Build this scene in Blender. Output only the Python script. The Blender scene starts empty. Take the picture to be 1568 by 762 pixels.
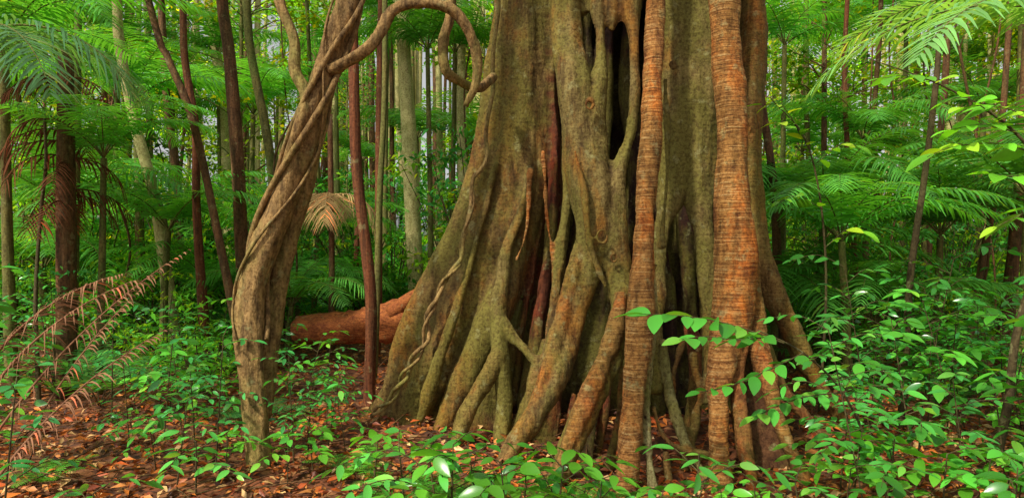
import bpy, math, random
import numpy as np
from mathutils import Vector, kdtree, noise
R = np.random.default_rng(11)
random.seed(11)
CAMZ = 1.6
K = 0.75/784            # metres per survey unit at 1 m distance
def W(u, v, d): return np.array([(u-784)*K*d, d, CAMZ-(v-381)*K*d])
def gh(x, y):
    x = np.asarray(x, float); y = np.asarray(y, float)
    return 0.035*np.sin(1.3*x+0.6*y)+0.03*np.sin(2.1*y-0.9*x+1)+0.10*np.sin(.35*x+.2*y)*np.clip((y-7)/10,0,1)
def nrm(a): 
    a = np.asarray(a, float); return a/(np.linalg.norm(a, axis=-1, keepdims=True)+1e-9)

# ---------------------------------------------------------------- mesh helper
class MB:
    def __init__(s): s.v=[]; s.f=[]; s.m=[]; s.c=[]; s.n=0
    def add(s, v, fs, mat=0, col=(.1,.1,.1)):
        v=np.asarray(v,float).reshape(-1,3)
        if not isinstance(fs,list): fs=[fs]
        for f in fs:
            s.f.append(np.asarray(f,int)+s.n); s.m.append(mat)
        s.v.append(v); c=np.asarray(col,float)
        if c.ndim==1: c=np.tile(c,(len(v),1))
        s.c.append(c); s.n+=len(v)
    def mesh(s, name, mats, smooth=True):
        V=np.concatenate(s.v); C=np.concatenate(s.c)
        loops=np.concatenate([f.ravel() for f in s.f])
        tot=np.concatenate([np.full(len(f),f.shape[1]) for f in s.f])
        mi=np.concatenate([np.full(len(f),m) for f,m in zip(s.f,s.m)])
        st=np.concatenate([[0],np.cumsum(tot)[:-1]])
        me=bpy.data.meshes.new(name)
        me.vertices.add(len(V)); me.vertices.foreach_set('co',V.ravel())
        me.loops.add(len(loops)); me.loops.foreach_set('vertex_index',loops.astype(np.int32))
        me.polygons.add(len(tot)); me.polygons.foreach_set('loop_start',st.astype(np.int32))
        me.polygons.foreach_set('loop_total',tot.astype(np.int32))
        me.polygons.foreach_set('material_index',mi.astype(np.int32))
        me.polygons.foreach_set('use_smooth',np.full(len(tot),smooth))
        a=me.attributes.new('Col','FLOAT_COLOR','POINT')
        a.data.foreach_set('color',np.concatenate([C,np.ones((len(C),1))],1).ravel())
        for m in mats: me.materials.append(m)
        me.update(); me.validate()
        return me
def obj(name, me, loc=(0,0,0), rot=0, sc=1, parent=None):
    o=bpy.data.objects.new(name,me); o.location=tuple(loc); 
    o.rotation_euler=(0,0,rot) if not hasattr(rot,'__len__') else rot
    o.scale=(sc,sc,sc) if not hasattr(sc,'__len__') else sc
    bpy.context.scene.collection.objects.link(o)
    if parent: o.parent=parent
    return o
def resample(P, per=6):
    P=np.asarray(P,float); 
    if len(P)<3:
        t=np.linspace(0,1,per+1)[:,None]; return P[0]*(1-t)+P[-1]*t
    Q=np.vstack([2*P[0]-P[1],P,2*P[-1]-P[-2]]); out=[]
    for i in range(1,len(Q)-2):
        for k in range(per):
            t=k/per; a,b,c,d=Q[i-1],Q[i],Q[i+1],Q[i+2]
            out.append(.5*((2*b)+(-a+c)*t+(2*a-5*b+4*c-d)*t*t+(-a+3*b-3*c+d)*t**3))
    out.append(Q[-2]); return np.array(out)
def frames(p):
    t=nrm(np.gradient(p,axis=0)); s=np.zeros_like(t)
    up=np.array([0,1,0]) if abs(t[0][1])<.9 else np.array([1,0,0])
    s[0]=nrm(np.cross(up,t[0]))
    for i in range(1,len(t)):
        x=s[i-1]-t[i]*np.dot(s[i-1],t[i]); s[i]=nrm(x)
    return t,s,np.cross(t,s)
def tube(mb, pts, rad, seg=10, per=6, dr=1, col=(.1,.1,.1), mat=0, yframe=False, lobes=0, ph=0, caps=True, rough=0):
    PR=resample(np.column_stack([np.asarray(pts,float),np.broadcast_to(rad,(len(pts),))]),per)
    p=PR[:,:3]; r=np.maximum(PR[:,3],.0005)
    if yframe:
        t=nrm(np.gradient(p,axis=0)); s=nrm(np.cross([0,1,0],t)); b=np.cross(t,s)
    else: t,s,b=frames(p)
    th=np.linspace(0,2*np.pi,seg,endpoint=False); n=len(p)
    rr=r[:,None]*np.ones((n,seg))
    if lobes:
        zz=np.arange(n)[:,None]
        rr=rr*(1+lobes*(np.sin(3*th[None]+ph+zz*.11)+.7*np.sin(5*th[None]+2*ph-zz*.17)+.5*np.sin(zz*.5+th[None]*2+ph)))
    if rough: rr=rr*(1+R.normal(0,rough,(n,seg)))
    V=p[:,None]+s[:,None]*(np.cos(th)[None,:,None]*rr[...,None])+b[:,None]*(np.sin(th)[None,:,None]*rr[...,None]*dr)
    i=np.arange(n-1)[:,None]; j=np.arange(seg)[None]; j2=(j+1)%seg
    F=np.stack([i*seg+j,i*seg+j2,(i+1)*seg+j2,(i+1)*seg+j],-1).reshape(-1,4)
    V=V.reshape(-1,3); fs=[F]
    if caps:
        V=np.vstack([V,p[0],p[-1]]); j=np.arange(seg)
        fs.append(np.stack([np.full(seg,n*seg),(j+1)%seg,j],-1))
        fs.append(np.stack([np.full(seg,n*seg+1),(n-1)*seg+j,(n-1)*seg+(j+1)%seg],-1))
    mb.add(V,fs,mat,col); return p

# ---------------------------------------------------------------- leaves
def leaf_template(hi=True, w=.2, droop=.18, fold=.35):
    if hi: S=np.array([0,.07,.2,.38,.58,.78,.92,1.]); 
    else:  S=np.array([0,.4,1.])
    hw=w*np.sin(np.pi*S**.85)**.8 if hi else np.array([.01,w,.005])
    hw=np.maximum(np.nan_to_num(hw),.004); hw[0]=.012
    z=-droop*S**2
    L=np.stack([S,hw,z+fold*hw*.6],-1); M=np.stack([S,0*S,z],-1); Q=np.stack([S,-hw,z+fold*hw*.6],-1)
    V=np.stack([L,M,Q],1).reshape(-1,3); F=[]
    for i in range(len(S)-1):
        a=i*3; F+= [[a,a+3,a+4,a+1],[a+1,a+4,a+5,a+2]]
    return V,np.array(F)
LH=leaf_template(True,.19); LHW=leaf_template(True,.24); LL=leaf_template(False,.24); LT=leaf_template(False,.17,.3)
L1=(np.array([[0,0,0],[.45,.26,.03],[1,0,-.15],[.45,-.26,.03]]),np.array([[0,3,2,1]]))
def add_leaves(mb, T, pos, dirv, nor, size, cols, mat=0):
    V,F=T; X=nrm(dirv); Z=nrm(nor-X*np.sum(nor*X,-1,keepdims=True)); Y=np.cross(Z,X)
    n=len(pos); size=np.broadcast_to(size,(n,))
    A=pos[:,None]+size[:,None,None]*(V[None,:,0:1]*X[:,None]+V[None,:,1:2]*Y[:,None]+V[None,:,2:3]*Z[:,None])
    FF=(F[None]+(np.arange(n)*len(V))[:,None,None]).reshape(-1,4)
    mb.add(A.reshape(-1,3),FF,mat,np.repeat(cols,len(V),0))
def greens(n, base=(.05,.17,.02), var=.35, yellow=.12):
    b=np.tile(np.array(base),(n,1))*(1+R.uniform(-var,var,(n,1)))
    y=(R.random((n,1))<yellow); b=b*(1-y)+y*np.array([base[0]*2.4,base[1]*1.35,base[2]*1.2]); return b
def leafy_twig(mb, pts, r=.004, L=.1, gap=.05, start=.15, T=LH, base=(.05,.18,.02), mat=0, smat=1, rise=.0):
    p=tube(mb,pts,np.linspace(r,r*.4,len(pts)),5,5,col=(.12,.13,.04),mat=smat,caps=False)
    seg=np.linalg.norm(np.diff(p,axis=0),axis=1); cum=np.concatenate([[0],np.cumsum(seg)]); tot=cum[-1]
    s=np.arange(tot*start,tot,gap); n=len(s)
    if n<1: return
    pos=np.stack([np.interp(s,cum,p[:,k]) for k in range(3)],-1)
    t=nrm(np.stack([np.interp(s,cum,np.gradient(p[:,k])) for k in range(3)],-1))
    side=nrm(np.cross(t,[0,0,1])+1e-4); sg=np.where(np.arange(n)%2,1,-1)[:,None]
    d=t*R.uniform(.35,.8,(n,1))+side*sg+np.array([0,0,1])*R.uniform(-.45,.15,(n,1))
    d[-1]=t[-1]; nr=np.array([0,-.15,1.])+R.normal(0,.33,(n,3))
    add_leaves(mb,T,pos,d,nr,L*R.uniform(.55,1.15,n),greens(n,base),mat)
def frond(mb, org, az, L=2.4, n=42, ll=.5, a0=1.0, a1=-.5, w=.018, droop=.35, base=(.04,.15,.03), mat=0, smat=1, rr=.012, vee=.25, stem=.12, keep=1., scol=(.10,.13,.04), segs=4, taper=.6):
    N=24; ang=np.linspace(a0,a1,N); h=np.array([math.cos(az),math.sin(az),0]); u=np.array([0,0,1.])
    T=h[None]*np.cos(ang)[:,None]+u[None]*np.sin(ang)[:,None]
    p=np.vstack([[0,0,0],np.cumsum(T[:-1]*L/(N-1),0)])+org
    tube(mb,p[::3],np.linspace(rr,rr*.25,len(p[::3])),5,3,col=scol,mat=smat,caps=False)
    side=np.array([-h[1],h[0],0]); S=np.linspace(stem,1,n)
    for sg in (-1,1):
        q=R.random(n)<keep; s=S[q]; m=len(s)
        if m==0: continue
        x=s*(N-1); pos=np.stack([np.interp(x,np.arange(N),p[:,k]) for k in range(3)],-1)
        t=nrm(np.stack([np.interp(x,np.arange(N),T[:,k]) for k in range(3)],-1))
        upn=np.cross(side,t); upn=upn*np.sign(upn[:,2:3]+1e-6)
        l=ll*(np.sin(np.pi*np.clip(.12+s*.86,0,1))**taper)*R.uniform(.85,1.1,m)
        d=nrm(side*sg+t*(.35+.5*s[:,None])+upn*vee+R.normal(0,.06,(m,3)))
        dd=droop*R.uniform(.6,1.4,(m,1))
        ks=np.linspace(0,1,segs); A=[]
        for k in ks:
            c=pos+d*(l[:,None]*k)-u*(dd*l[:,None]*k*k)
            ww=w*[.5,1,.8,.15][min(3,int(round(k*3)))] if segs==4 else w*(.6 if k==0 else (1 if k<1 else .15))
            wv=t*ww; A+= [c-wv,c+wv]
        A=np.stack(A,1)
        F=np.array([[2*k,2*k+1,2*k+3,2*k+2] for k in range(segs-1)])
        FF=(F[None]+(np.arange(m)*2*segs)[:,None,None]).reshape(-1,4)
        mb.add(A.reshape(-1,3),FF,mat,np.repeat(greens(m,base,.25,.03),2*segs,0))

# ---------------------------------------------------------------- materials
def newmat(name):
    m=bpy.data.materials.new(name); m.use_nodes=True; nt=m.node_tree; nt.nodes.clear()
    return m,nt,nt.nodes.new('ShaderNodeOutputMaterial')
def N(nt,t,**k):
    n=nt.nodes.new(t)
    for a,b in k.items():
        if a in n.inputs: n.inputs[a].default_value=b
        else: setattr(n,a,b)
    return n
def mixc(nt,a,b,fac,mode='MIX'):
    m=nt.nodes.new('ShaderNodeMix'); m.data_type='RGBA'; m.blend_type=mode; L=nt.links
    for s,x in ((m.inputs[0],fac),(m.inputs[6],a),(m.inputs[7],b)):
        if hasattr(x,'links'): L.new(x,s)
        else: s.default_value=x if not isinstance(x,tuple) else (*x,1)
    return m.outputs[2]
def mth(nt,op,a,b):
    m=nt.nodes.new('ShaderNodeMath'); m.operation=op
    for s,x in ((m.inputs[0],a),(m.inputs[1],b)):
        if hasattr(x,'links'): nt.links.new(x,s)
        else: s.default_value=x
    return m.outputs[0]
def ramp(nt,x,lo,hi):
    r=nt.nodes.new('ShaderNodeMapRange'); r.inputs[1].default_value=lo; r.inputs[2].default_value=hi
    nt.links.new(x,r.inputs[0]); return r.outputs[0]
def noise_n(nt,vec,scale,detail=5,rough=.6,sc=(1,1,1)):
    mp=nt.nodes.new('ShaderNodeMapping'); mp.inputs['Scale'].default_value=sc
    nt.links.new(vec,mp.inputs[0]); n=nt.nodes.new('ShaderNodeTexNoise')
    n.inputs['Scale'].default_value=scale; n.inputs['Detail'].default_value=detail; n.inputs['Roughness'].default_value=rough
    nt.links.new(mp.outputs[0],n.inputs['Vector']); return n.outputs['Fac']
def leafmat(name, rough=.38, trans=.4, spec=.5, vlo=.7, vhi=1.35, tcol=(1.7,1.35,.4), glossy=True):
    m,nt,out=newmat(name); L=nt.links
    a=N(nt,'ShaderNodeAttribute',attribute_name='Col'); oi=N(nt,'ShaderNodeObjectInfo')
    mr=N(nt,'ShaderNodeMapRange'); mr.inputs[3].default_value=vlo; mr.inputs[4].default_value=vhi
    L.new(oi.outputs['Random'],mr.inputs[0])
    hs=N(nt,'ShaderNodeHueSaturation'); L.new(a.outputs['Color'],hs.inputs['Color']); L.new(mr.outputs[0],hs.inputs['Value'])
    c=hs.outputs[0]
    if glossy:
        p=N(nt,'ShaderNodeBsdfPrincipled',Roughness=rough); p.inputs['Specular IOR Level'].default_value=spec; L.new(c,p.inputs['Base Color'])
    else:
        p=N(nt,'ShaderNodeBsdfDiffuse'); L.new(c,p.inputs['Color'])
    t=N(nt,'ShaderNodeBsdfTranslucent'); L.new(mixc(nt,c,tcol,1.,'MULTIPLY'),t.inputs['Color'])
    mx=N(nt,'ShaderNodeMixShader'); mx.inputs[0].default_value=trans
    L.new(p.outputs[0],mx.inputs[1]); L.new(t.outputs[0],mx.inputs[2]); L.new(mx.outputs[0],out.inputs[0]); return m
def barkmat(name, c1, c2, moss=(.07,.1,.02), mossamt=.5, sc=(6,6,1.2), rough=.85, fig=False, bump=.6, dist=.02):
    m,nt,out=newmat(name); L=nt.links
    tc=N(nt,'ShaderNodeNewGeometry'); P=tc.outputs['Position']
    dt=6 if fig else 4
    n1=noise_n(nt,P,3,dt,.65,sc); n2=noise_n(nt,P,1.7,dt,.68,(1,1,.6)); n3=noise_n(nt,P,40,3,.7)
    n5=noise_n(nt,P,9,3,.6)
    if fig:
        n4=noise_n(nt,P,3,5,.7,(1.1,1.1,26))
        a=N(nt,'ShaderNodeAttribute',attribute_name='Col'); base=a.outputs['Color']
        rg=N(nt,'ShaderNodeAttribute',attribute_name='Ring').outputs['Fac']
        n6=noise_n(nt,P,2.3,6,.7,(1,1,.5))
        base=mixc(nt,base,mixc(nt,base,(1.5,.95,.5),1.,'MULTIPLY'),ramp(nt,n6,.50,.62))
        base=mixc(nt,mixc(nt,base,(.38,.31,.26),1.,'MULTIPLY'),base,ramp(nt,n1,.35,.58))
        ma=mth(nt,'MULTIPLY',mth(nt,'MULTIPLY',ramp(nt,n2,.43,.56),mossamt),mth(nt,'SUBTRACT',1.0,mth(nt,'MULTIPLY',rg,.75)))
        base=mixc(nt,base,moss,ma)
        rr=mth(nt,'ADD',mth(nt,'MULTIPLY',rg,.6),.15)
        base=mixc(nt,base,mixc(nt,base,(.42,.32,.24),1.,'MULTIPLY'),mth(nt,'MULTIPLY',ramp(nt,n4,.52,.42),rr))
        base=mixc(nt,base,(.58,.40,.17),mth(nt,'MULTIPLY',mth(nt,'MULTIPLY',ramp(nt,n4,.55,.66),rg),.6))
    else:
        base=mixc(nt,c1,c2,ramp(nt,n1,.35,.65)); base=mixc(nt,base,moss,mth(nt,'MULTIPLY',ramp(nt,n2,.45,.68),mossamt))
    base=mixc(nt,base,(.32,.32,.14),mth(nt,'MULTIPLY',ramp(nt,n5,.61,.68),.38))
    base=mixc(nt,mixc(nt,base,(.5,.43,.34),1.,'MULTIPLY'),base,ramp(nt,n3,.35,.55))
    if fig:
        pt=ramp(nt,tc.outputs['Pointiness'],.41,.495); base=mixc(nt,mixc(nt,base,(.25,.12,.06),1.,'MULTIPLY'),base,pt)  # crease shade painted into the bark colour from pointiness
    p=N(nt,'ShaderNodeBsdfPrincipled',Roughness=rough); p.inputs['Specular IOR Level'].default_value=.3; L.new(base,p.inputs['Base Color'])
    h=mth(nt,'ADD',n1,mth(nt,'MULTIPLY',n3,.3)); 
    if fig: h=mth(nt,'ADD',h,mth(nt,'MULTIPLY',n4,mth(nt,'ADD',mth(nt,'MULTIPLY',rg,.5),.15)))
    b=N(nt,'ShaderNodeBump'); b.inputs['Strength'].default_value=bump; b.inputs['Distance'].default_value=dist
    L.new(h,b.inputs['Height']); L.new(b.outputs[0],p.inputs['Normal']); L.new(p.outputs[0],out.inputs[0]); return m
M_leaf=leafmat('glossy_leaf',.25,.36,.8,.7,1.35)
M_bg=leafmat('canopy_leaf',.5,.5,.4,.6,1.6,glossy=False)
M_palm=leafmat('palm_leaf',.33,.42,.6,.7,1.35)
M_dead=leafmat('dead_frond',.8,.2,.2,.8,1.2,(1,1,1),glossy=False)
M_lit=leafmat('leaf_litter',.5,.1,.4,1,1,(1,1,1))
M_stem=barkmat('stem_bark',(.05,.035,.015),(.11,.08,.03),mossamt=.3)
M_brown=barkmat('brown_bark',(.06,.03,.012),(.20,.09,.035),mossamt=.4)
M_red=barkmat('red_bark',(.08,.025,.01),(.22,.07,.025),mossamt=.2,sc=(9,9,.6))
M_log=barkmat('log_bark',(.18,.04,.012),(.42,.13,.03),mossamt=.1,sc=(3,9,9))
M_pale=barkmat('pale_bark',(.42,.38,.14),(.68,.60,.28),moss=(.25,.28,.07),mossamt=.5,sc=(3,3,2))
M_grn=barkmat('green_bark',(.09,.09,.025),(.22,.19,.05),moss=(.09,.14,.02),mossamt=.8)
M_lean=barkmat('vine_bark',(.10,.058,.02),(.38,.235,.085),moss=(.19,.20,.035),mossamt=.75,sc=(8,8,2),bump=.9)
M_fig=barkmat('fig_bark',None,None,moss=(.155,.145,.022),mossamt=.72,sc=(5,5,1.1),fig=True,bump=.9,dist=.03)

# ---------------------------------------------------------------- ground
def axis(lo,hi,n,c=0):
    t=np.linspace(-1,1,n); t=np.sign(t)*np.abs(t)**2.6; return np.where(t<0,c+t*(c-lo),c+t*(hi-c))
X=axis(-180,180,320,0); Y=axis(-60,240,320,6); GX,GY=np.meshgrid(X,Y)
GZ=gh(GX,GY)+.02*np.sin(7*GX+3*GY)*np.sin(5*GY-2*GX)
mb=MB(); n=320; i,j=np.meshgrid(np.arange(n-1),np.arange(n-1),indexing='ij')
mb.add(np.stack([GX,GY,GZ],-1),np.stack([i*n+j,i*n+j+1,(i+1)*n+j+1,(i+1)*n+j],-1).reshape(-1,4))
m,nt,out=newmat('forest_floor'); L=nt.links; P=N(nt,'ShaderNodeNewGeometry').outputs['Position']
vo=N(nt,'ShaderNodeTexVoronoi',Scale=16.0); L.new(P,vo.inputs['Vector'])
sep=N(nt,'ShaderNodeSeparateColor'); L.new(vo.outputs['Color'],sep.inputs[0])
c=mixc(nt,(.05,.018,.008),(.22,.065,.02),sep.outputs[0]); c=mixc(nt,c,(.30,.12,.04),ramp(nt,sep.outputs[1],.75,.95))
c=mixc(nt,c,(.03,.02,.01),ramp(nt,noise_n(nt,P,1.2,4),.52,.72)); 
p=N(nt,'ShaderNodeBsdfPrincipled',Roughness=.9); L.new(c,p.inputs['Base Color'])
b=N(nt,'ShaderNodeBump'); b.inputs['Strength'].default_value=.9; b.inputs['Distance'].default_value=.03; L.new(sep.outputs[2],b.inputs['Height']); L.new(b.outputs[0],p.inputs['Normal']); L.new(p.outputs[0],out.inputs[0])
obj('ground',mb.mesh('ground',[m]))
mb=MB(); n=46000
yy=3+17*R.random(n)**1.4; xx=R.uniform(-1,1,n)*(yy*.95+.5)
pal=np.array([(.42,.11,.02),(.26,.055,.018),(.55,.21,.05),(.10,.03,.012),(.66,.40,.16),(.50,.10,.02),(.26,.11,.045),(.62,.18,.03)])
co=pal[R.integers(0,len(pal),n)]*R.uniform(.55,1.25,(n,1))
az=R.uniform(0,6.28,n); dv=np.stack([np.cos(az),np.sin(az),R.normal(0,.25,n)],-1)
add_leaves(mb,leaf_template(False,.2,.25,.7),np.stack([xx,yy,gh(xx,yy)+R.uniform(.015,.06,n)],-1),dv,np.array([0,0,1.])+R.normal(0,.5,(n,3)),R.uniform(.04,.10,n)*(1+.02*yy),co)
obj('leaf_litter',mb.mesh('leaf_litter',[M_lit]))
mb=MB()
for k in range(480):
    y=3.2+12*R.random()**1.4; x=R.uniform(-1,1)*y*.9; a=R.uniform(0,6.28); l=R.uniform(.15,.9); q=np.array([math.cos(a),math.sin(a),0])
    a0=np.array([x,y,gh(x,y)+.03]); 
    tube(mb,[a0,a0+q*l*.5+R.normal(0,.03,3)+[0,0,.03],a0+q*l+[0,0,R.uniform(0,.1)]],[.007,.005,.003],5,4,col=(.1,.05,.03),caps=False)
obj('fallen_twigs',mb.mesh('fallen_twigs',[M_brown]))

# ---------------------------------------------------------------- strangler fig
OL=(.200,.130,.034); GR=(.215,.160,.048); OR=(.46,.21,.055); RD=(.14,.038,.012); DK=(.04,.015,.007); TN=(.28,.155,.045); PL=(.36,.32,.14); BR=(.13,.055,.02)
fb=MB()
def root(pts,col,dr=1.,up=True,seg=20,lob=.035,ph=None):
    P=[];r=[]
    pts=[tuple(q) for q in pts]
    if up:
        q=pts[0]; pts=[(q[0]+R.uniform(-10,10),-560,q[2]+.1,q[3]),(q[0],-300,q[2]+.05,q[3])]+pts
    for u,v,d,rp in pts: P.append(W(u,v,d)); r.append(rp*K*d)
    P=P[::-1]; r=r[::-1]
    tube(fb,P,r,seg,8,dr,col,yframe=True,lobes=lob,ph=R.uniform(0,6) if ph is None else ph)
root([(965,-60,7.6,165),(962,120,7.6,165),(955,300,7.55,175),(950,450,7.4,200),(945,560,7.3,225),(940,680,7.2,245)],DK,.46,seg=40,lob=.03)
for k in range(15):
    u=818+k*20+R.uniform(-6,6); d0=6.95-.15*math.sin((u-810)/300*3.14); mid=870<u<1060
    root([(u,-60,d0,R.uniform(6,12)),(u+R.uniform(-12,12),120,d0,R.uniform(6,12)),(u+R.uniform(-12,12),300,d0-.05,R.uniform(6,12)),(u+R.uniform(-12,12)+(u-960)*.12,450,d0-.1,R.uniform(7,12)),(u+(u-960)*.3,600,d0-.2,10),(u+(u-960)*.4,720,d0-.3,10)],DK if mid else (RD if k%3 else (.09,.03,.012)),1.8)  # middle folds coloured dark, painting shade into the sunlit hollows
# left buttress
root([(800,-60,6.42,44),(800,0,6.42,46),(790,150,6.4,54),(772,280,6.35,62),(745,380,6.32,70),(712,460,6.28,78),(682,530,6.25,80),(650,590,6.25,66),(625,645,6.22,48),(610,690,6.2,30)],OL,.22,seg=32,lob=.02)
root([(775,-60,6.5,18),(778,0,6.5,20),(768,120,6.5,22),(752,220,6.48,24),(728,320,6.45,27),(700,420,6.4,30),(665,500,6.38,31),(625,570,6.35,28),(592,618,6.38,20),(550,655,6.4,12)],OL,1.2)
root([(798,-60,6.4,22),(802,0,6.4,23),(795,150,6.4,28),(776,280,6.35,34),(748,380,6.3,42),(716,460,6.25,46),(683,530,6.2,44),(655,590,6.2,32),(630,650,6.15,19),(620,680,6.1,11)],OL,.7)
root([(820,-60,6.42,11),(820,80,6.42,11),(810,220,6.36,13),(795,330,6.25,18),(775,420,6.18,23),(746,500,6.1,27),(716,570,6.05,24),(690,630,6.0,15),(665,690,5.9,9)],OL,1.)
root([(760,250,6.22,4),(738,340,6.12,6),(712,430,6.02,7),(690,500,5.92,8),(665,570,5.92,8),(640,650,5.95,6)],OL,1,up=False,seg=10)
# inner folds
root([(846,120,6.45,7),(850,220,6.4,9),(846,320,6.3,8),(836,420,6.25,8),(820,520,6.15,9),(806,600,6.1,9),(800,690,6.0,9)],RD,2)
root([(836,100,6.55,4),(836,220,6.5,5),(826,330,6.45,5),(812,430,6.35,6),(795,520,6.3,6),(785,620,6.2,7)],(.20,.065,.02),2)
root([(868,210,6.0,6),(868,300,5.95,8),(858,390,5.9,10),(850,460,5.85,9),(838,550,5.75,9),(815,620,5.7,9),(780,690,5.5,8),(755,730,5.3,7)],GR,1.3,up=False)
root([(806,270,6.2,5),(800,320,6.1,8),(780,370,6.05,11),(768,430,6.0,12),(763,500,5.9,13),(768,560,5.8,12),(772,620,5.75,11),(765,690,5.6,11)],GR,1.1,up=False)
root([(764,480,5.9,9),(785,515,5.85,9),(808,540,5.8,8),(826,560,5.75,7)],GR,1.,up=False)
root([(765,540,5.8,10),(738,590,5.7,13),(712,640,5.6,12),(695,680,5.45,9),(680,720,5.3,7)],TN,1.2,up=False)
root([(824,545,5.8,9),(815,590,5.75,8),(806,650,5.7,8),(790,700,5.5,7)],TN,1.2,up=False)
root([(832,230,5.95,3.2),(838,330,5.93,3.2),(847,420,5.9,3.2),(840,520,5.8,3.2),(845,600,5.7,3)],OR,1,up=False,seg=8)
root([(812,260,6,2.6),(806,350,5.95,2.6),(790,400,5.95,2.6)],OR,1,up=False,seg=8)
# low curtain walls linking roots
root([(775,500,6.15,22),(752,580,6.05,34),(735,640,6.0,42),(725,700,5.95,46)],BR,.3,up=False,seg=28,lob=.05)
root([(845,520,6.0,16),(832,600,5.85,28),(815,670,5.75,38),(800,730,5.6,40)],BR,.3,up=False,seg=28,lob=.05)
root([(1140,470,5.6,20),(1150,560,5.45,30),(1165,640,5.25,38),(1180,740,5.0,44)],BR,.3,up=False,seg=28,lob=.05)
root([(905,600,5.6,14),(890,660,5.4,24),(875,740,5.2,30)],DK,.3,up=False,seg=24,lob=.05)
# central network with openings
root([(864,-60,5.95,24),(866,0,5.92,24),(868,60,5.88,24),(876,120,5.82,26),(888,200,5.8,30),(906,280,5.77,35),(912,350,5.72,33),(904,400,5.68,25),(889,450,5.62,20),(879,500,5.55,17),(861,560,5.42,16),(830,620,5.3,16),(788,680,5.2,14),(745,735,5.1,9)],GR,.9)
root([(893,350,5.75,10),(874,430,5.6,11),(856,500,5.5,12),(840,570,5.4,12),(812,640,5.3,11),(772,710,5.1,10)],TN,1.2,up=False)
root([(912,-60,5.95,14),(912,0,5.92,13),(919,50,5.87,8),(919,110,5.82,10),(907,170,5.8,19),(911,230,5.8,20),(920,290,5.78,21),(926,350,5.75,24)],GR,1.0)
root([(888,-60,6.0,18),(890,0,6.0,14),(893,22,5.95,8)],GR,1.0)
root([(936,-60,5.95,16),(937,20,5.92,13),(938,50,5.9,5)],GR,1.)
root([(964,-60,5.92,19),(964,0,5.9,19),(970,60,5.85,11),(972,130,5.8,8.5),(966,200,5.78,9),(948,265,5.74,16),(937,350,5.7,23),(946,420,5.65,20),(953,470,5.5,19),(944,520,5.3,19),(914,590,5.05,20),(882,660,4.88,18),(855,730,4.7,17),(830,800,4.55,15)],GR,.95)
root([(953,450,5.45,9),(940,510,5.2,13),(910,585,4.97,13),(876,660,4.8,12),(850,735,4.62,11),(828,800,4.5,10)],(.34,.145,.04),1.,up=False)
root([(925,380,5.65,8),(928,415,5.6,4)],GR,1,up=False)
# slender front root
root([(1008,-60,5.6,14),(1006,0,5.58,15),(1000,100,5.5,15),(996,200,5.4,16),(990,300,5.3,17),(985,400,5.2,18),(982,480,5.1,19),(975,560,4.95,19),(968,650,4.75,19),(960,740,4.55,20),(955,810,4.4,22)],OR,1.1,lob=.025)
root([(1004,400,5.3,5),(998,480,5.15,8),(992,560,5.0,9),(990,640,4.85,9),(993,700,4.7,8),(1005,790,4.5,8)],PL,1.2,up=False)
# right hand wall
root([(1040,-60,5.98,28),(1044,100,5.98,30),(1042,220,5.95,31),(1029,290,5.9,24),(1013,350,5.82,11),(1008,430,5.72,11),(1005,520,5.5,11),(1003,600,5.3,10)],GR,.7)
root([(1076,-60,5.98,28),(1074,100,5.98,30),(1068,230,5.95,31),(1070,300,5.88,23),(1080,370,5.8,14),(1084,430,5.75,14),(1088,480,5.7,14),(1090,540,5.6,13),(1087,620,5.4,11)],GR,.7)
root([(1056,-60,5.95,30),(1056,100,5.95,30),(1053,200,5.95,28),(1049,265,5.95,14),(1047,300,5.95,5)],GR,.45)
root([(1055,490,6.3,7),(1062,530,6.2,9),(1064,590,6.1,9),(1052,680,6.0,9)],(.26,.08,.025),1.5,up=False)
# ringed right root
root([(1107,-60,5.62,22),(1108,0,5.62,22),(1114,100,5.6,20),(1120,200,5.55,22),(1124,300,5.5,27),(1126,400,5.45,31),(1122,480,5.38,31),(1110,540,5.2,23),(1100,600,5.0,16),(1102,680,4.8,14),(1108,770,4.5,15)],OR,1.1,lob=.025)
root([(1138,300,5.7,10),(1143,400,5.6,16),(1152,460,5.5,17),(1164,540,5.3,16),(1184,620,5.0,14),(1215,700,4.8,12),(1258,790,4.5,11)],(.36,.155,.04),1.2,up=False)
root([(1135,470,5.4,14),(1130,560,5.2,13),(1134,640,5.0,12),(1144,700,4.85,11),(1158,790,4.5,11)],(.28,.11,.03),1.2,up=False)
root([(1160,500,5.6,10),(1190,580,5.5,11),(1235,640,5.4,9),(1290,690,5.2,7),(1330,740,5.0,4)],(.24,.12,.04),1.2,up=False)
root([(1150,-60,6.7,22),(1150,100,6.6,20),(1146,250,6.5,22),(1158,380,6.4,20),(1185,450,6.3,17),(1222,530,6.2,15),(1262,600,6.15,12),(1300,665,6.1,9)],TN,1.4)
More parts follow.
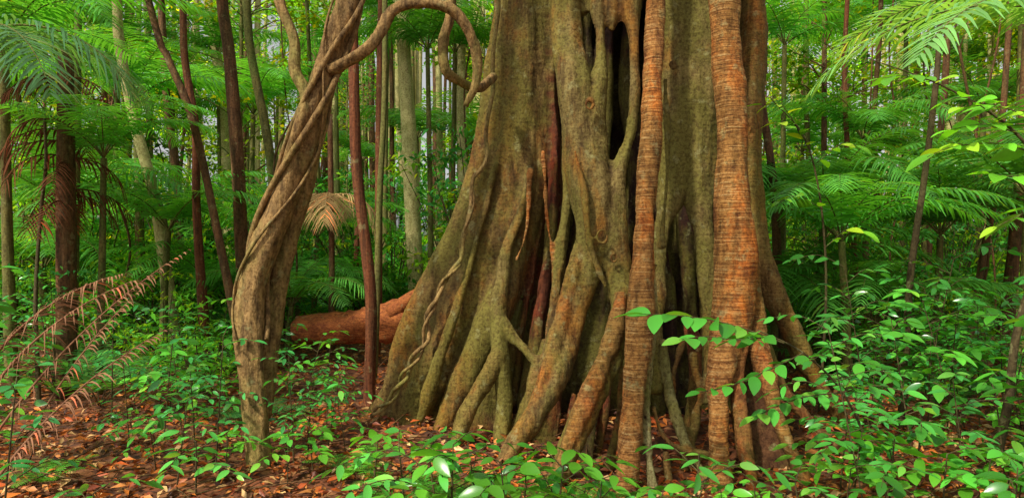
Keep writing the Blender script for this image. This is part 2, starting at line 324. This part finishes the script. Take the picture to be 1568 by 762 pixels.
# root tangle
for pts,c in (([(1015,520,5.4,5),(1022,580,5.3,6),(1035,640,5.1,7),(1055,690,5,7),(1080,730,4.9,6),(1095,790,4.7,6)],PL),
 ([(1045,520,5.6,5),(1030,580,5.5,5),(1036,630,5.4,5),(1060,680,5.2,5),(1070,760,5,5)],TN),
 ([(1000,620,4.95,6),(1012,660,4.95,7),(1035,684,4.95,7),(1070,694,4.95,7),(1095,700,4.95,7)],TN),
 ([(1020,690,4.9,6),(1025,740,4.8,6),(1030,800,4.6,6)],TN),
 ([(1060,540,5.6,6),(1070,600,5.5,6),(1062,660,5.3,6),(1048,720,5.1,6)],TN),
 ([(930,580,5.7,5),(925,630,5.6,6),(915,690,5.5,6),(905,760,5.3,6)],RD),
 ([(955,560,5.4,6),(948,640,5.2,8),(932,720,5.1,8)],(.2,.08,.025)),
 ([(880,600,5.9,7),(872,660,5.8,7),(860,720,5.6,7)],RD),
 ([(1018,120,5.72,4),(1022,260,5.72,4),(1012,380,5.6,5)],GR),
 ([(880,230,5.58,4),(895,300,5.5,5),(905,380,5.5,5),(928,440,5.5,4)],OL)):
    root(pts,c,1,up=False,seg=10)
for u,v,d,r in ((903,160,5.60,6),(922,362,5.48,8),(1030,100,5.76,5),(940,395,5.5,5)):
    th=np.linspace(0,2*np.pi,9); root([(u+r*math.cos(a),v+1.3*r*math.sin(a),d,3) for a in th],OL,1,up=False,seg=8)
raw=fb.mesh('figraw',[]); ro=obj('figraw',raw)
md=ro.modifiers.new('r','REMESH'); md.mode='VOXEL'; md.voxel_size=.0155
ms=ro.modifiers.new('s','SMOOTH'); ms.factor=.5; ms.iterations=3
dg=bpy.context.evaluated_depsgraph_get(); me=bpy.data.meshes.new_from_object(ro.evaluated_get(dg))
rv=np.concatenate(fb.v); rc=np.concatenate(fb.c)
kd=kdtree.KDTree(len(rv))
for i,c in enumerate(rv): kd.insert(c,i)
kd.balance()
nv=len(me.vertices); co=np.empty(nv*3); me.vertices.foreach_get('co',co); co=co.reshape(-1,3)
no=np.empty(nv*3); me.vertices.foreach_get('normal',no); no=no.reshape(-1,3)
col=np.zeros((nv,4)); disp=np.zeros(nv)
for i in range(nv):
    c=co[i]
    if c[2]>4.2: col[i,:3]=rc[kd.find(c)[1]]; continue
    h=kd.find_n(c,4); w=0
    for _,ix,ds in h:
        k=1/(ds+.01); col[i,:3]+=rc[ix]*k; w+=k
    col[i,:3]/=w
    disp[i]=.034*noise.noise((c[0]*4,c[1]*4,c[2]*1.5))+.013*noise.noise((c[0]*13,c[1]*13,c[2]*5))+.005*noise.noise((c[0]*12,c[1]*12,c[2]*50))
col[:,3]=1; co+=no*disp[:,None]
me.vertices.foreach_set('co',co.ravel())
for a in list(me.attributes):
    if a.name=='Col': me.attributes.remove(a)
a=me.attributes.new('Col','FLOAT_COLOR','POINT'); a.data.foreach_set('color',col.ravel())
a=me.attributes.new('Ring','FLOAT','POINT'); a.data.foreach_set('value',np.clip((col[:,0]-.24)/.17,0,1)*(col[:,1]<.25))
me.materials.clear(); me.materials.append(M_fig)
me.polygons.foreach_set('use_smooth',np.ones(len(me.polygons),bool)); me.update()
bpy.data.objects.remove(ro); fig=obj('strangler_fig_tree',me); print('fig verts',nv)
def helix(path,rad,turns,ph=0,per=10):
    p=resample(path,per); t,s,b=frames(p); a=np.linspace(0,turns*2*np.pi,len(p))+ph; rad=np.interp(np.linspace(0,1,len(p)),np.linspace(0,1,len(np.atleast_1d(rad))),np.atleast_1d(rad))
    return p+(s*np.cos(a)[:,None]+b*np.sin(a)[:,None])*rad[:,None]
mb=MB(); path=[W(*q) for q in ((762,-60,6.2),(759,60,6.2),(750,160,6.16),(742,240,6.10),(722,290,6.04),(711,370,6.0),(690,420,5.94),(662,465,5.92),(650,520,5.9),(622,570,5.93),(598,610,5.97),(566,640,6.03))]
hp=helix(path,[.012,.02,.012,.035,.015],9,0,14); hp=hp+R.normal(0,.004,hp.shape)
tube(mb,hp[::4],.019,8,4); tube(mb,helix(path[4:],[.03,.03,.03],5,2,12)[::3],.014,6,4)
obj('climbing_vine',mb.mesh('climbing_vine',[M_lean]))

# ---------------------------------------------------------------- leaning tree with liana
mb=MB()
def pw(l): return [W(u,v,d) for u,v,d,_ in l],[r*K*d for _,_,d,r in l]
A=[(400,765,4.85,24),(394,690,4.95,19),(387,600,5.05,18),(382,520,5.1,20),(386,450,5.15,21),(404,380,5.15,21),(432,310,5.2,21),(462,230,5.2,19),(487,150,5.2,19),(510,70,5.2,18),(535,0,5.2,17),(560,-100,5.2,16),(600,-300,5.3,15),(640,-560,5.3,13)]
P,r=pw(A); tube(mb,P,r,24,8,1,rough=.03,lobes=.08)
Bq=[(404,640,5.2,9),(410,560,5.3,14),(418,480,5.35,16),(430,410,5.35,16),(446,350,5.35,15),(465,290,5.3,14),(480,220,5.25,13),(492,150,5.2,12)]
P,r=pw(Bq); tube(mb,P,r,16,8,1,rough=.03,lobes=.07)
for pts in ([(430,280,5.25,8),(456,200,5.1,10),(470,150,5.15,10),(452,110,5.2,9),(450,60,5.25,8),(428,0,5.3,8),(420,-80,5.3,8)],):
    P,r=pw(pts); tube(mb,P,r,12,8,1,lobes=.05)
ax=[W(u,v,d) for u,v,d,_ in A[3:12]]
for ph,tn,rw in ((0,1.1,.02),(2.5,1.2,.012),(4.2,-1.3,.009),(1.2,1.1,.024)):
    tube(mb,helix(ax,[.125,.125,.125,.115,.105],tn,ph,12)[::3],rw,8,4)
C=[(505,105,5.15,11),(530,92,5.1,9),(565,78,5.1,9),(580,45,5.1,8.5),(600,18,5.1,8.5),(640,6,5.1,8.5),(682,12,5.1,8.5),(712,40,5.15,8.5),(730,80,5.2,8),(728,125,5.25,7),(716,162,5.3,4)]
P,r=pw(C); P=[p+R.normal(0,.008,3) for p in P]; tube(mb,P,r,12,8,1,lobes=.09,rough=.04)
D=[(690,-60,5.3,8),(690,20,5.3,8),(680,60,5.3,8),(682,105,5.3,8),(705,125,5.4,7),(732,135,5.6,7),(755,118,6.0,7)]
P,r=pw(D); tube(mb,P,r,12,8,1,lobes=.09,rough=.04)
obj('leaning_tree_with_liana',mb.mesh('leaning_tree_with_liana',[M_lean]))

# ---------------------------------------------------------------- generic trees
def clump(mb,c,rad,n,size,base,T=LL,mat=0):
    p=R.normal(0,1,(n,3)); p=nrm(p)*(R.random((n,1))**.45)*np.array(rad)+c
    a=R.uniform(0,6.28,n); d=np.stack([np.cos(a),np.sin(a),R.uniform(-.7,.2,n)],-1)
    add_leaves(mb,T,p,d,np.array([0,0,1.])+R.normal(0,.5,(n,3)),size*R.uniform(.6,1.2,n),greens(n,base,.4,.2),mat)
def crown(mb,top,h,z0,z1,spread,nc,per,size,base,T=L1):
    for k in range(nc):
        f=R.random(); z=z0+(z1-z0)*f; a=R.uniform(0,6.28); rr=spread*R.uniform(.2,1)
        tx=top[0]+rr*math.cos(a); ty=top[1]+rr*math.sin(a)
        tube(mb,[[top[0],top[1],z-.5],[(top[0]+tx)/2,(top[1]+ty)/2,z-.05],[tx,ty,z]],[.02,.014,.006],4,3,mat=1,caps=False)
        clump(mb,np.array([tx,ty,z]),(R.uniform(.4,1.),R.uniform(.4,1.),R.uniform(.15,.45)),per,size,base,T)
def trunk(uv,d,rp,mat,name='added_shade_tree',leafy=True,d2=None,H=11):
    pts=[W(u,v,d) for u,v in uv]; pts=sorted(pts,key=lambda q:q[2])
    lo=pts[0]; dirv=(pts[1]-pts[0]); k=(lo[2]-gh(lo[0],lo[1])+.1)/max(dirv[2],.01); k=min(k,1.2)
    base=lo-dirv*k; base[2]=gh(base[0],base[1])-.1
    hi=pts[-1]; dv=pts[-1]-pts[-2]; dv=dv/dv[2]; top=hi+dv*max(.5,(H-hi[2]))*np.array([.6,.6,1])
    P=[base]+([lo] if lo[2]-base[2]>.15 else [])+pts[1:]+[(hi+top)/2,top]; n=len(P)
    for q in P[1:-1]: q[:2]+=R.normal(0,.03,2)
    r=rp*K*d*np.linspace(1.12,.7,n); r[0]*=1.25
    mb=MB(); tube(mb,P,r,12,7,1,mat=1,lobes=.045,rough=.015,ph=R.uniform(0,6))
    if leafy: crown(mb,top,0,H-3.5,H+1,1.8,8,60,.2,(.09,.26,.02))
    return obj(name,mb.mesh(name,[M_bg,mat]))
trunk([(338,-20),(348,80),(362,220),(372,380)],9.5,10,M_brown)
trunk([(370,-20),(382,80),(402,200),(412,300)],11,7,M_grn)
trunk([(283,-20),(288,90),(296,200),(306,330)],9,6,M_red)
trunk([(232,20),(262,90),(300,190),(340,390)],8,6,M_brown)
trunk([(172,-20),(185,70),(210,190),(238,320)],10,8,M_pale)
trunk([(250,60),(258,180),(270,280)],13,6,M_brown)
trunk([(540,40),(548,250),(560,450),(566,600)],7,9,M_red)
trunk([(583,100),(580,300),(574,470)],8,5,M_grn)
trunk([(585,150),(582,330),(574,500)],10,6,M_red)
trunk([(618,40),(628,200),(638,440)],13,12,M_pale)
trunk([(548,60),(550,240),(548,400)],15,4,M_red)
trunk([(704,60),(706,180),(708,300)],14,8,M_pale)
trunk([(655,120),(656,250),(658,400)],19,4,M_brown)
trunk([(510,90),(512,200),(515,330)],18,4,M_pale)
trunk([(480,260),(486,330),(480,420)],16,4,M_grn)
trunk([(315,0),(330,90),(342,160)],18,8,M_pale)
trunk([(672,150),(674,260),(670,360)],22,5,M_pale)
trunk([(600,150),(602,260),(604,380)],20,4,M_brown)
trunk([(1565,220),(1556,330),(1546,430)],9,9,M_brown)
trunk([(1530,250),(1512,380),(1490,540)],9,5,M_brown)
trunk([(1300,-20),(1292,130),(1300,300),(1318,480)],11,4,M_red)
trunk([(1165,-20),(1168,120),(1180,300)],9,6,M_brown)
trunk([(1345,40),(1338,200),(1350,400)],14,4,M_brown)
trunk([(1235,0),(1240,200),(1250,400)],14,4,M_grn)
trunk([(1455,-20),(1440,150),(1425,350)],12,5,M_brown)
trunk([(1435,120),(1412,260),(1395,430),(1380,590)],6,5,M_stem,leafy=False,name='sapling_tree',H=4)
trunk([(1620,330),(1568,500),(1540,620),(1520,720)],4.8,6,M_stem,leafy=False,name='sapling_tree',H=3.2)
trunk([(60,330),(50,450),(55,540)],7,3,M_stem,leafy=False,name='sapling_tree',H=3)
# unseen tree added behind left of the viewpoint, its sparse crown dapples the light
mb=MB(); tube(mb,[[-5.2,-2.6,-.2],[-5,-2.2,4],[-4.2,-1.2,7.5],[-3.4,.2,10]],[.2,.16,.12,.05],12,6,mat=1,lobes=.04)
for k in range(12):
    c=np.array([R.normal(-3.1,1.9),R.normal(.6,1.9),R.uniform(7.5,11)]); 
    tube(mb,[[-3.8,-.6,8],(np.array([-3.6,-.3,8.8])+c)/2,c],[.04,.025,.008],5,4,mat=1,caps=False); clump(mb,c,(.7,.7,.3),40,.2,(.08,.26,.02),LL)
obj('added_shade_tree',mb.mesh('shade_tree',[M_bg,M_brown]))
# background tree templates
BT=[]
cols=[(.15,.38,.02),(.09,.30,.022),(.26,.47,.02),(.07,.27,.05),(.18,.40,.02)]
for k in range(5):
    mb=MB(); H=R.uniform(10,15); bx,by=R.uniform(-.8,.8,2)
    tube(mb,[[0,0,-.3],[bx*.3,by*.3,H*.3],[bx*.8,by*.8,H*.6],[bx,by,H]],[.08,.065,.05,.03],8,6,mat=1,lobes=.03)
    crown(mb,(bx,by),0,R.uniform(.8,1.8),H,2.0,42,60,.18,cols[k])
    BT.append(mb)
BTm=[[b.mesh('bgtree%d_%d'%(i,j),[M_bg,mm]) for j,mm in enumerate((M_brown,M_grn,M_pale))] for i,b in enumerate(BT)]
cnt=0
while cnt<76:
    y=R.uniform(13,38); x=R.uniform(-1,1)*(y*.85+2); u=784+x/(K*y)
    if y<28 and 400<u<740: continue
    if y<17 and R.random()<.4: continue
    if 830<u<1100: continue
    cnt+=1
    obj('background_tree',BTm[R.integers(5)][R.integers(3)],(x,y,gh(x,y)),R.uniform(0,6.28),R.uniform(.8,1.15))
# distant forest mass
mb=MB(); nc=1900
a=R.uniform(-.95,.95,nc); d=R.uniform(42,62,nc); h=26*R.random(nc)**1.25
for k in range(nc):
    if -.2<a[k]<-.03 and h[k]>11 and R.random()<.55: continue
    n=34; c=np.array([d[k]*math.sin(a[k]),d[k]*math.cos(a[k]),h[k]]); s=R.uniform(.7,1.8)
    p=nrm(R.normal(0,1,(n,3)))*(R.random((n,1))**.5)*[s,s,s*.5]+c
    az=R.uniform(0,6.28,n); dv=np.stack([np.cos(az),np.sin(az),R.uniform(-.7,.2,n)],-1)
    b=cols[R.integers(5)]; b=np.array(b)*R.uniform(.7,1.9)
    add_leaves(mb,L1,p,dv,np.array([0,-.3,1.])+R.normal(0,.5,(n,3)),R.uniform(.3,.6,n),greens(n,b,.35,.2))
for k in range(190):
    a=R.uniform(-.95,.95) if k<130 else R.uniform(-.4,0); d=R.uniform(30,58); x=d*math.sin(a); y=d*math.cos(a)
    tube(mb,[[x,y,-.5],[x+R.normal(0,.3),y,12],[x+R.normal(0,.8),y,26]],[.17,.13,.08],6,4,mat=1+R.integers(3),caps=False)
obj('distant_forest',mb.mesh('distant_forest',[M_bg,M_brown,M_pale,M_grn]))
# palms
PT=[]
for k in range(4):
    mb=MB(); H=[2.2,4.2,6.5,1.0][k]
    tube(mb,[[0,0,-.2],[.05,.03,H*.5],[0.1,0,H]],[.08,.06,.05],10,6,mat=1,col=(.1,.1,.1))
    nf=12
    for q in range(nf):
        frond(mb,np.array([.1,0,H]),q*2.4+R.uniform(-.2,.2),R.uniform(2.0,2.7),40,.55,R.uniform(.7,1.3),R.uniform(-.9,-.3),.020,.45,(.10,.37,.05),0,1)
    PT.append(mb.mesh('palm%d'%k,[M_palm,M_grn]))
def palm(u,d,k,sc=1,rot=None,name='palm_tree'):
    x=(u-784)*K*d; obj(name,PT[k],(x,d,gh(x,d)),R.uniform(0,6.28) if rot is None else rot,sc)
for u,d,k,s in ((110,9,2,.85),(215,12,1,1),(20,7.5,1,.9),(300,14,3,1.1),(480,12,0,.8),(590,15,2,1),(640,19,1,1.1),(690,14,2,.85),(380,16,1,1.1),(520,20,2,1.1),(60,12,3,1.2),(180,16,2,1),
              (1250,9,0,.95),(1330,11,1,.8),(1430,9,0,.8),(1200,12,2,.8),(1500,13,1,1),(1380,16,2,1),(1560,8,0,1),(1290,18,2,1.1),(1480,19,2,1),(1230,15,1,.9),(440,10,3,.7),(330,11,3,.8),(1180,9,3,.9),(720,22,1,1.2),(1350,8,3,.7),(560,24,1,1.1),(610,26,0,1.3),(420,22,2,1),
              (150,7.5,1,.62),(90,10,0,1),(250,9.5,0,.85),(260,17,1,1.2),(1300,7.5,0,.75),(1200,10,0,1),(1420,12,1,.75),(660,12.5,2,.8),(455,11.5,3,.75),(340,18,2,1),(1560,12,2,.9)):
    palm(u,d,k,s)

# ---------------------------------------------------------------- undergrowth
def sapling(h,nb,Lf,base,T=LH,spread=.45):
    mb=MB(); lean=R.normal(0,.12,2)
    P=[[0,0,-.03],[lean[0]*.5*h,lean[1]*.5*h,h*.5],[lean[0]*h,lean[1]*h,h]]
    p=tube(mb,P,[.007,.005,.003],6,6,mat=1,col=(.1,.1,.05),caps=False)
    for k in range(nb):
        f=.3+.7*(k+1)/nb; q=p[min(len(p)-1,int(f*(len(p)-1)))]; a=k*2.4+R.uniform(-.4,.4); l=spread*R.uniform(.6,1.1)*(1.15-.5*f)
        hd=np.array([math.cos(a),math.sin(a),0])
        leafy_twig(mb,[q,q+hd*l*.5+[0,0,l*.22],q+hd*l+[0,0,l*R.uniform(.0,.25)]],.0035,Lf,Lf*.42,.2,T,base)
    return mb.mesh('sapling',[M_leaf,M_stem])
SP=[sapling(.75,8,.12,(.08,.42,.07)),sapling(.55,6,.15,(.08,.38,.04),LHW),sapling(1.0,10,.105,(.06,.36,.08)),sapling(.4,5,.13,(.14,.48,.035),LHW),sapling(1.4,13,.12,(.07,.35,.05),LH,.6),sapling(.3,5,.09,(.09,.40,.06)),sapling(1.1,10,.16,(.10,.42,.04),LHW,.55)]
def fern(L,n,nf,base):
    mb=MB()
    for q in range(nf):
        frond(mb,np.zeros(3),q*6.28/nf+R.uniform(-.3,.3),L*R.uniform(.8,1.1),n,L*.24,R.uniform(.6,1.1),R.uniform(-.5,0),L*.011,.15,base,0,1,.003,.1,.12,segs=3)
    return mb.mesh('fern',[M_leaf,M_stem])
FN=[fern(.5,26,8,(.08,.34,.03)),fern(.8,32,9,(.06,.27,.06)),fern(.35,20,6,(.10,.38,.03))]
mb=MB()
for q in range(7): frond(mb,np.zeros(3),q*.9,1.1,22,.34,R.uniform(.8,1.4),R.uniform(-.4,.3),.014,.3,(.08,.31,.06),0,1,.006,stem=.3)
PS=mb.mesh('palm_seedling',[M_palm,M_stem])
SH=[]
for k in range(4):
    mb=MB()
    for q in range(14):
        c=np.array([R.normal(0,.4),R.normal(0,.4),R.uniform(.2,1.3+.4*k)])
        tube(mb,[[0,0,0],c*[.5,.5,.6],c],[.012,.008,.004],5,3,mat=1,caps=False); clump(mb,c,(.35,.35,.12),32,.13,[(.10,.35,.03),(.07,.29,.04),(.16,.38,.02),(.06,.28,.06)][k],LT)
    SH.append(mb.mesh('shrub',[M_bg,M_stem]))
ug=bpy.data.objects.new('undergrowth',None); bpy.context.scene.collection.objects.link(ug)
def put(me,x,y,s=1,name='undergrowth_plant'):
    obj(name,me,(x,y,float(gh(x,y))-.01),R.uniform(0,6.28),s,ug)
for k in range(1030):
    y=3.6+23*R.random()**1.2; x=R.uniform(-1,1)*(y*.82+.4); u=784+x/(K*y)
    if y<8.2 and 500<u<1290: continue
    if 350<u<440 and y<5.6: continue
    if y<6.2 and u<520 and R.random()<.74: continue
    if y<9 and u<520 and R.random()<.2: continue
    if y<13 and 450<u<700 and R.random()<.95: continue
    t=R.random()
    if y<11:
        if t<.68: put(SP[R.integers(7)],x,y,R.uniform(.7,1.15))
        elif t<.78: put(FN[R.integers(3)],x,y,R.uniform(.5,.8) if y<6 else R.uniform(.6,1.))
        elif t<.86: 
            if y>6.5: put(PS,x,y,R.uniform(.6,1.1))
        elif y>7: put(SH[R.integers(4)],x,y,R.uniform(.5,.9))
    else:
        put(SH[R.integers(4)] if t<.7 else (PS if t<.9 else FN[1]),x,y,R.uniform(.8,1.6))
for u,d,k,s in ((300,5.2,0,.9),(250,5.6,2,.9),(330,5.6,1,.9),(470,5.4,0,.8),(500,6.0,2,.7),(300,6.4,4,.75),(210,6.6,4,.65),(520,6.2,0,.6),(440,4.6,1,.7),(300,4.5,5,1.2),(480,4.8,3,.9),(240,4.9,1,.7),(345,4.7,3,.8),(460,6.2,6,.7),(280,5.8,6,.75),(530,5.2,1,.6),(330,4.9,2,.95),(270,4.6,0,.8),(450,5.0,2,.8),(500,5.2,0,.8),(200,5.2,2,.8),
   (1285,4.5,1,.9),(1330,4.6,0,.9),(1400,4.3,1,1),(1480,4.4,0,1.),(1540,4.6,1,1.1),(1330,5.4,2,.8),(1420,5.6,2,.9),(1500,5.8,4,.8),(1360,4.1,3,1.2),(1440,3.9,3,1.1),(1290,3.8,3,1.),(1400,5.0,6,.95),(1530,5.0,6,1.05),(1460,6.4,4,.9),(1340,6.2,4,.75),(1560,6.2,4,1.),(1500,3.9,1,.9),(1550,3.4,1,1),(1600,3.0,6,.8),(1350,3.7,1,.8),(1310,4.9,0,.95),(1230,3.7,5,1.2),
   (690,3.75,3,1.2),(735,3.85,1,.9),(800,3.75,1,.8),(850,3.65,3,1.2),(670,4.0,5,1.4),(780,3.6,3,1.1),(890,3.9,1,.7),(1060,3.8,5,1.4),(1110,3.7,3,.75),(1165,3.7,3,.8),(620,4.2,5,1.3),(910,3.6,3,.9),(1010,3.6,3,.8),(570,4.4,3,1)):
    put(SP[k],(u-784)*K*d,d,s,'leafy_seedling')
for u,d,k,s in ((640,4.1,0,.7),(700,4.2,0,.8),(590,4.5,2,1),(760,4.0,2,1),(900,4.1,0,.7),(540,4.8,0,.7),(70,4.7,0,.7),(840,4.2,2,1),(660,4.6,2,.8),(1010,4.1,2,.7)):
    put(FN[k],(u-784)*K*d,d,s,'fern')
# shrub branch reaching across the fig
mb=MB()
def tw(l,L=.1,gap=.045,base=(.10,.46,.06),r=.005,T=LHW): leafy_twig(mb,[W(*q) for q in l],r,L,gap,.1,T,base)
tube(mb,[W(1335,690,4.2),W(1290,600,4.2),W(1230,540,4.15),W(1160,505,4.1)],[.009,.007,.006,.004],6,6,mat=1)
tw([(1200,525,4.12),(1130,500,4.1),(1060,485,4.05),(975,480,4.0)],.19,.045); tw([(1230,540,4.15),(1190,560,4.0),(1120,590,3.9),(1070,600,3.85)],.14)
tw([(1180,515,4.1),(1130,520,3.95),(1080,515,3.9),(1040,520,3.85)],.17,.045); tw([(1240,550,4.15),(1270,530,4.1),(1250,510,4.0)],.13); tw([(1290,600,4.2),(1220,610,4.1),(1150,640,4.0)],.13); tw([(1290,600,4.2),(1340,590,4.1),(1390,600,4.0)],.13)
obj('reaching_shrub',mb.mesh('reaching_shrub',[M_leaf,M_stem]))
mb=MB()
tube(mb,[W(1640,330,3.6),W(1600,260,3.6),W(1540,190,3.6),W(1440,130,3.6),W(1330,90,3.6)],[.012,.010,.008,.005,.003],6,6,mat=1)
for l in ([(1600,240,3.6),(1530,220,3.55),(1460,225,3.5),(1420,240,3.5)],[(1560,205,3.6),(1510,190,3.5),(1450,200,3.5)],[(1540,190,3.6),(1480,150,3.5),(1440,160,3.5)],[(1580,180,3.5),(1520,160,3.5),(1470,165,3.4)],[(1620,300,3.6),(1560,330,3.5),(1520,350,3.5)],
   [(1440,130,3.6),(1400,115,3.5),(1350,120,3.5)],[(1600,260,3.6),(1560,270,3.5),(1500,265,3.5)]):
    tw(l,.15,.05,(.14,.45,.03),.004)
tube(mb,[W(1640,330,3.6),W(1660,600,3.6),W(1690,830,3.6)],[.013,.017,.022],8,6,mat=1)
obj('overhanging_shrub',mb.mesh('overhanging_shrub',[M_leaf,M_stem]))
mb=MB()
tube(mb,[W(1250,690,6.6),W(1265,420,6.5),W(1240,230,6.4),W(1180,150,6.3)],[.015,.012,.008,.004],6,6,mat=1)
for l in ([(1240,230,6.4),(1215,190,6.3),(1180,190,6.2)],[(1230,215,6.4),(1200,165,6.2),(1160,160,6.2)],[(1250,250,6.4),(1290,220,6.3),(1330,230,6.3)],[(1260,320,6.4),(1220,300,6.3),(1190,310,6.2)],[(1262,380,6.4),(1300,350,6.3),(1330,360,6.3)]):
    tw(l,.17,.07,(.15,.40,.02),.004)
obj('understory_shrub',mb.mesh('understory_shrub',[M_leaf,M_stem]))
# near palms
mb=MB()
for az,L,a0,a1 in ((2.9,2.0,.5,-.9),(2.4,1.9,.8,-.7),(3.5,1.9,.4,-.9),(1.2,2,.9,-.3),(4.6,1.8,.8,-.6),(0,2,.8,-.6),(5.5,2,.9,-.6)):
    frond(mb,W(1690,40,4.6),az,L,38,.5,a0,a1,.018,.4,(.18,.42,.12),0,1)
q=W(1690,40,4.6); tube(mb,[[q[0]+.1,q[1],-.1],[q[0]+.05,q[1],1.5],q],[.07,.06,.05],10,6,mat=1)
obj('palm_tree',mb.mesh('palm_near',[M_palm,M_grn]))
mb=MB(); q=W(-60,60,5.6)
for az,L,a0,a1 in ((.1,1.6,.5,-1.2),(-.5,1.6,.3,-1.2),(.8,1.6,.5,-1.),(-1.2,1.5,.4,-1.3),(2.,1.6,.7,-.6),(3.5,1.6,.7,-.6),(4.4,1.6,.7,-.8)):
    frond(mb,q,az,L,38,.5,a0,a1,.015,.5,(.12,.32,.13),0,1)
tube(mb,[[q[0]-.1,q[1],-.1],[q[0],q[1],1.5],q],[.09,.07,.05],10,6,mat=1)
obj('palm_tree',mb.mesh('palm_left',[M_palm,M_grn]))
# dead fronds
mb=MB()
DC=(.30,.15,.085)
for (u,v,d),az,L,a0,a1 in (((-30,700,4.6),.35,1.9,1.05,.6),((-40,640,4.3),.2,1.4,1.1,.3),((20,720,4.9),.6,1.5,1.2,.8),((-20,560,4.6),-.1,1.2,.9,.2),((-10,740,4.2),.5,1.3,1.0,.5)):
    frond(mb,W(u,v,d),az,L,44,.24,a0,a1,.006,.6,DC,0,0,.011,.1,.1,.75,DC)
obj('dead_palm_frond',mb.mesh('dead_palm_frond',[M_dead]))
mb=MB(); q=W(505,300,10)
for k in range(9): frond(mb,q,R.uniform(0,6.28),R.uniform(.7,1.1),26,.35,.3,-1.4,.012,.8,(.42,.28,.12),0,0,.01,.1,.1,.9,(.4,.26,.12))
tube(mb,[[q[0],q[1],-.1],[q[0]+.03,q[1],1.2],q+[0,0,1.2]],[.05,.045,.04],8,6,mat=1)
obj('withered_palm',mb.mesh('withered_palm',[M_dead,M_brown]))
mb=MB(); q=W(100,120,7.3)
for k in range(16): frond(mb,q-[0,0,R.uniform(0,1.4)],R.uniform(0,6.28),R.uniform(.6,1.),18,.25,.2,-1.5,.012,.8,(.16,.06,.03),0,0,.01,.1,.1,.8,(.14,.06,.03))
tube(mb,[[q[0],q[1],-.1],[q[0],q[1],1.5],q+[0,0,.3]],[.09,.10,.07],10,6,mat=1,lobes=.1)
obj('withered_palm',mb.mesh('withered_skirt',[M_dead,M_brown]))
# fallen log
mb=MB()
pl=[W(455,506,9.2),W(530,502,9.1),W(590,492,9.0),W(650,480,8.9),W(720,474,8.8)]
tube(mb,pl,[.19,.22,.25,.28,.3],18,8,lobes=.08,rough=.05)
tube(mb,[W(600,480,8.8),W(640,450,8.7),W(665,435,8.65)],[.12,.08,.03],8,6,lobes=.07)
obj('fallen_log',mb.mesh('fallen_log',[M_log]))
for k in range(12):
    d=R.uniform(9,17); u=R.choice([R.uniform(120,740),R.uniform(1170,1560)]); mb=MB(); x=W(u,0,d)[0]
    tube(mb,[[x+R.normal(0,.25),d+R.normal(0,.2),z] for z in (0,1.5,3,5,7.5,10)],.012+.01*R.random(),6,8)
    obj('hanging_liana',mb.mesh('hanging_liana',[M_brown]))

# ---------------------------------------------------------------- light, sky, camera
w=bpy.data.worlds.new('World'); bpy.context.scene.world=w; w.use_nodes=True; nt=w.node_tree
bg=nt.nodes['Background']; sk=nt.nodes.new('ShaderNodeTexSky'); sk.sky_type='NISHITA'; sk.sun_disc=False
el=math.radians(48); rot=math.radians(222); sk.sun_elevation=el; sk.sun_rotation=rot; sk.dust_density=3; sk.air_density=1
hs=nt.nodes.new('ShaderNodeHueSaturation'); hs.inputs['Saturation'].default_value=.1; hs.inputs['Value'].default_value=1.0
nt.links.new(sk.outputs[0],hs.inputs['Color']); nt.links.new(hs.outputs[0],bg.inputs['Color']); bg.inputs['Strength'].default_value=.15
sd=bpy.data.lights.new('sun','SUN'); sd.energy=5.0; sd.angle=math.radians(3); sd.color=(1,.92,.76)
so=bpy.data.objects.new('sun',sd); bpy.context.scene.collection.objects.link(so)
dv=Vector((math.sin(rot)*math.cos(el),math.cos(rot)*math.cos(el),math.sin(el))); so.rotation_euler=dv.to_track_quat('Z','Y').to_euler(); so.location=(0,0,20)
cd=bpy.data.cameras.new('camera'); cd.lens=24; cd.sensor_width=36; cd.clip_end=600; cd.clip_start=.05
co_=bpy.data.objects.new('camera',cd); bpy.context.scene.collection.objects.link(co_); co_.location=(0,0,CAMZ); co_.rotation_euler=(math.radians(90),0,0)
bpy.context.scene.camera=co_
vs=bpy.context.scene.view_settings; vs.view_transform='Standard'; vs.look='None'; vs.exposure=0
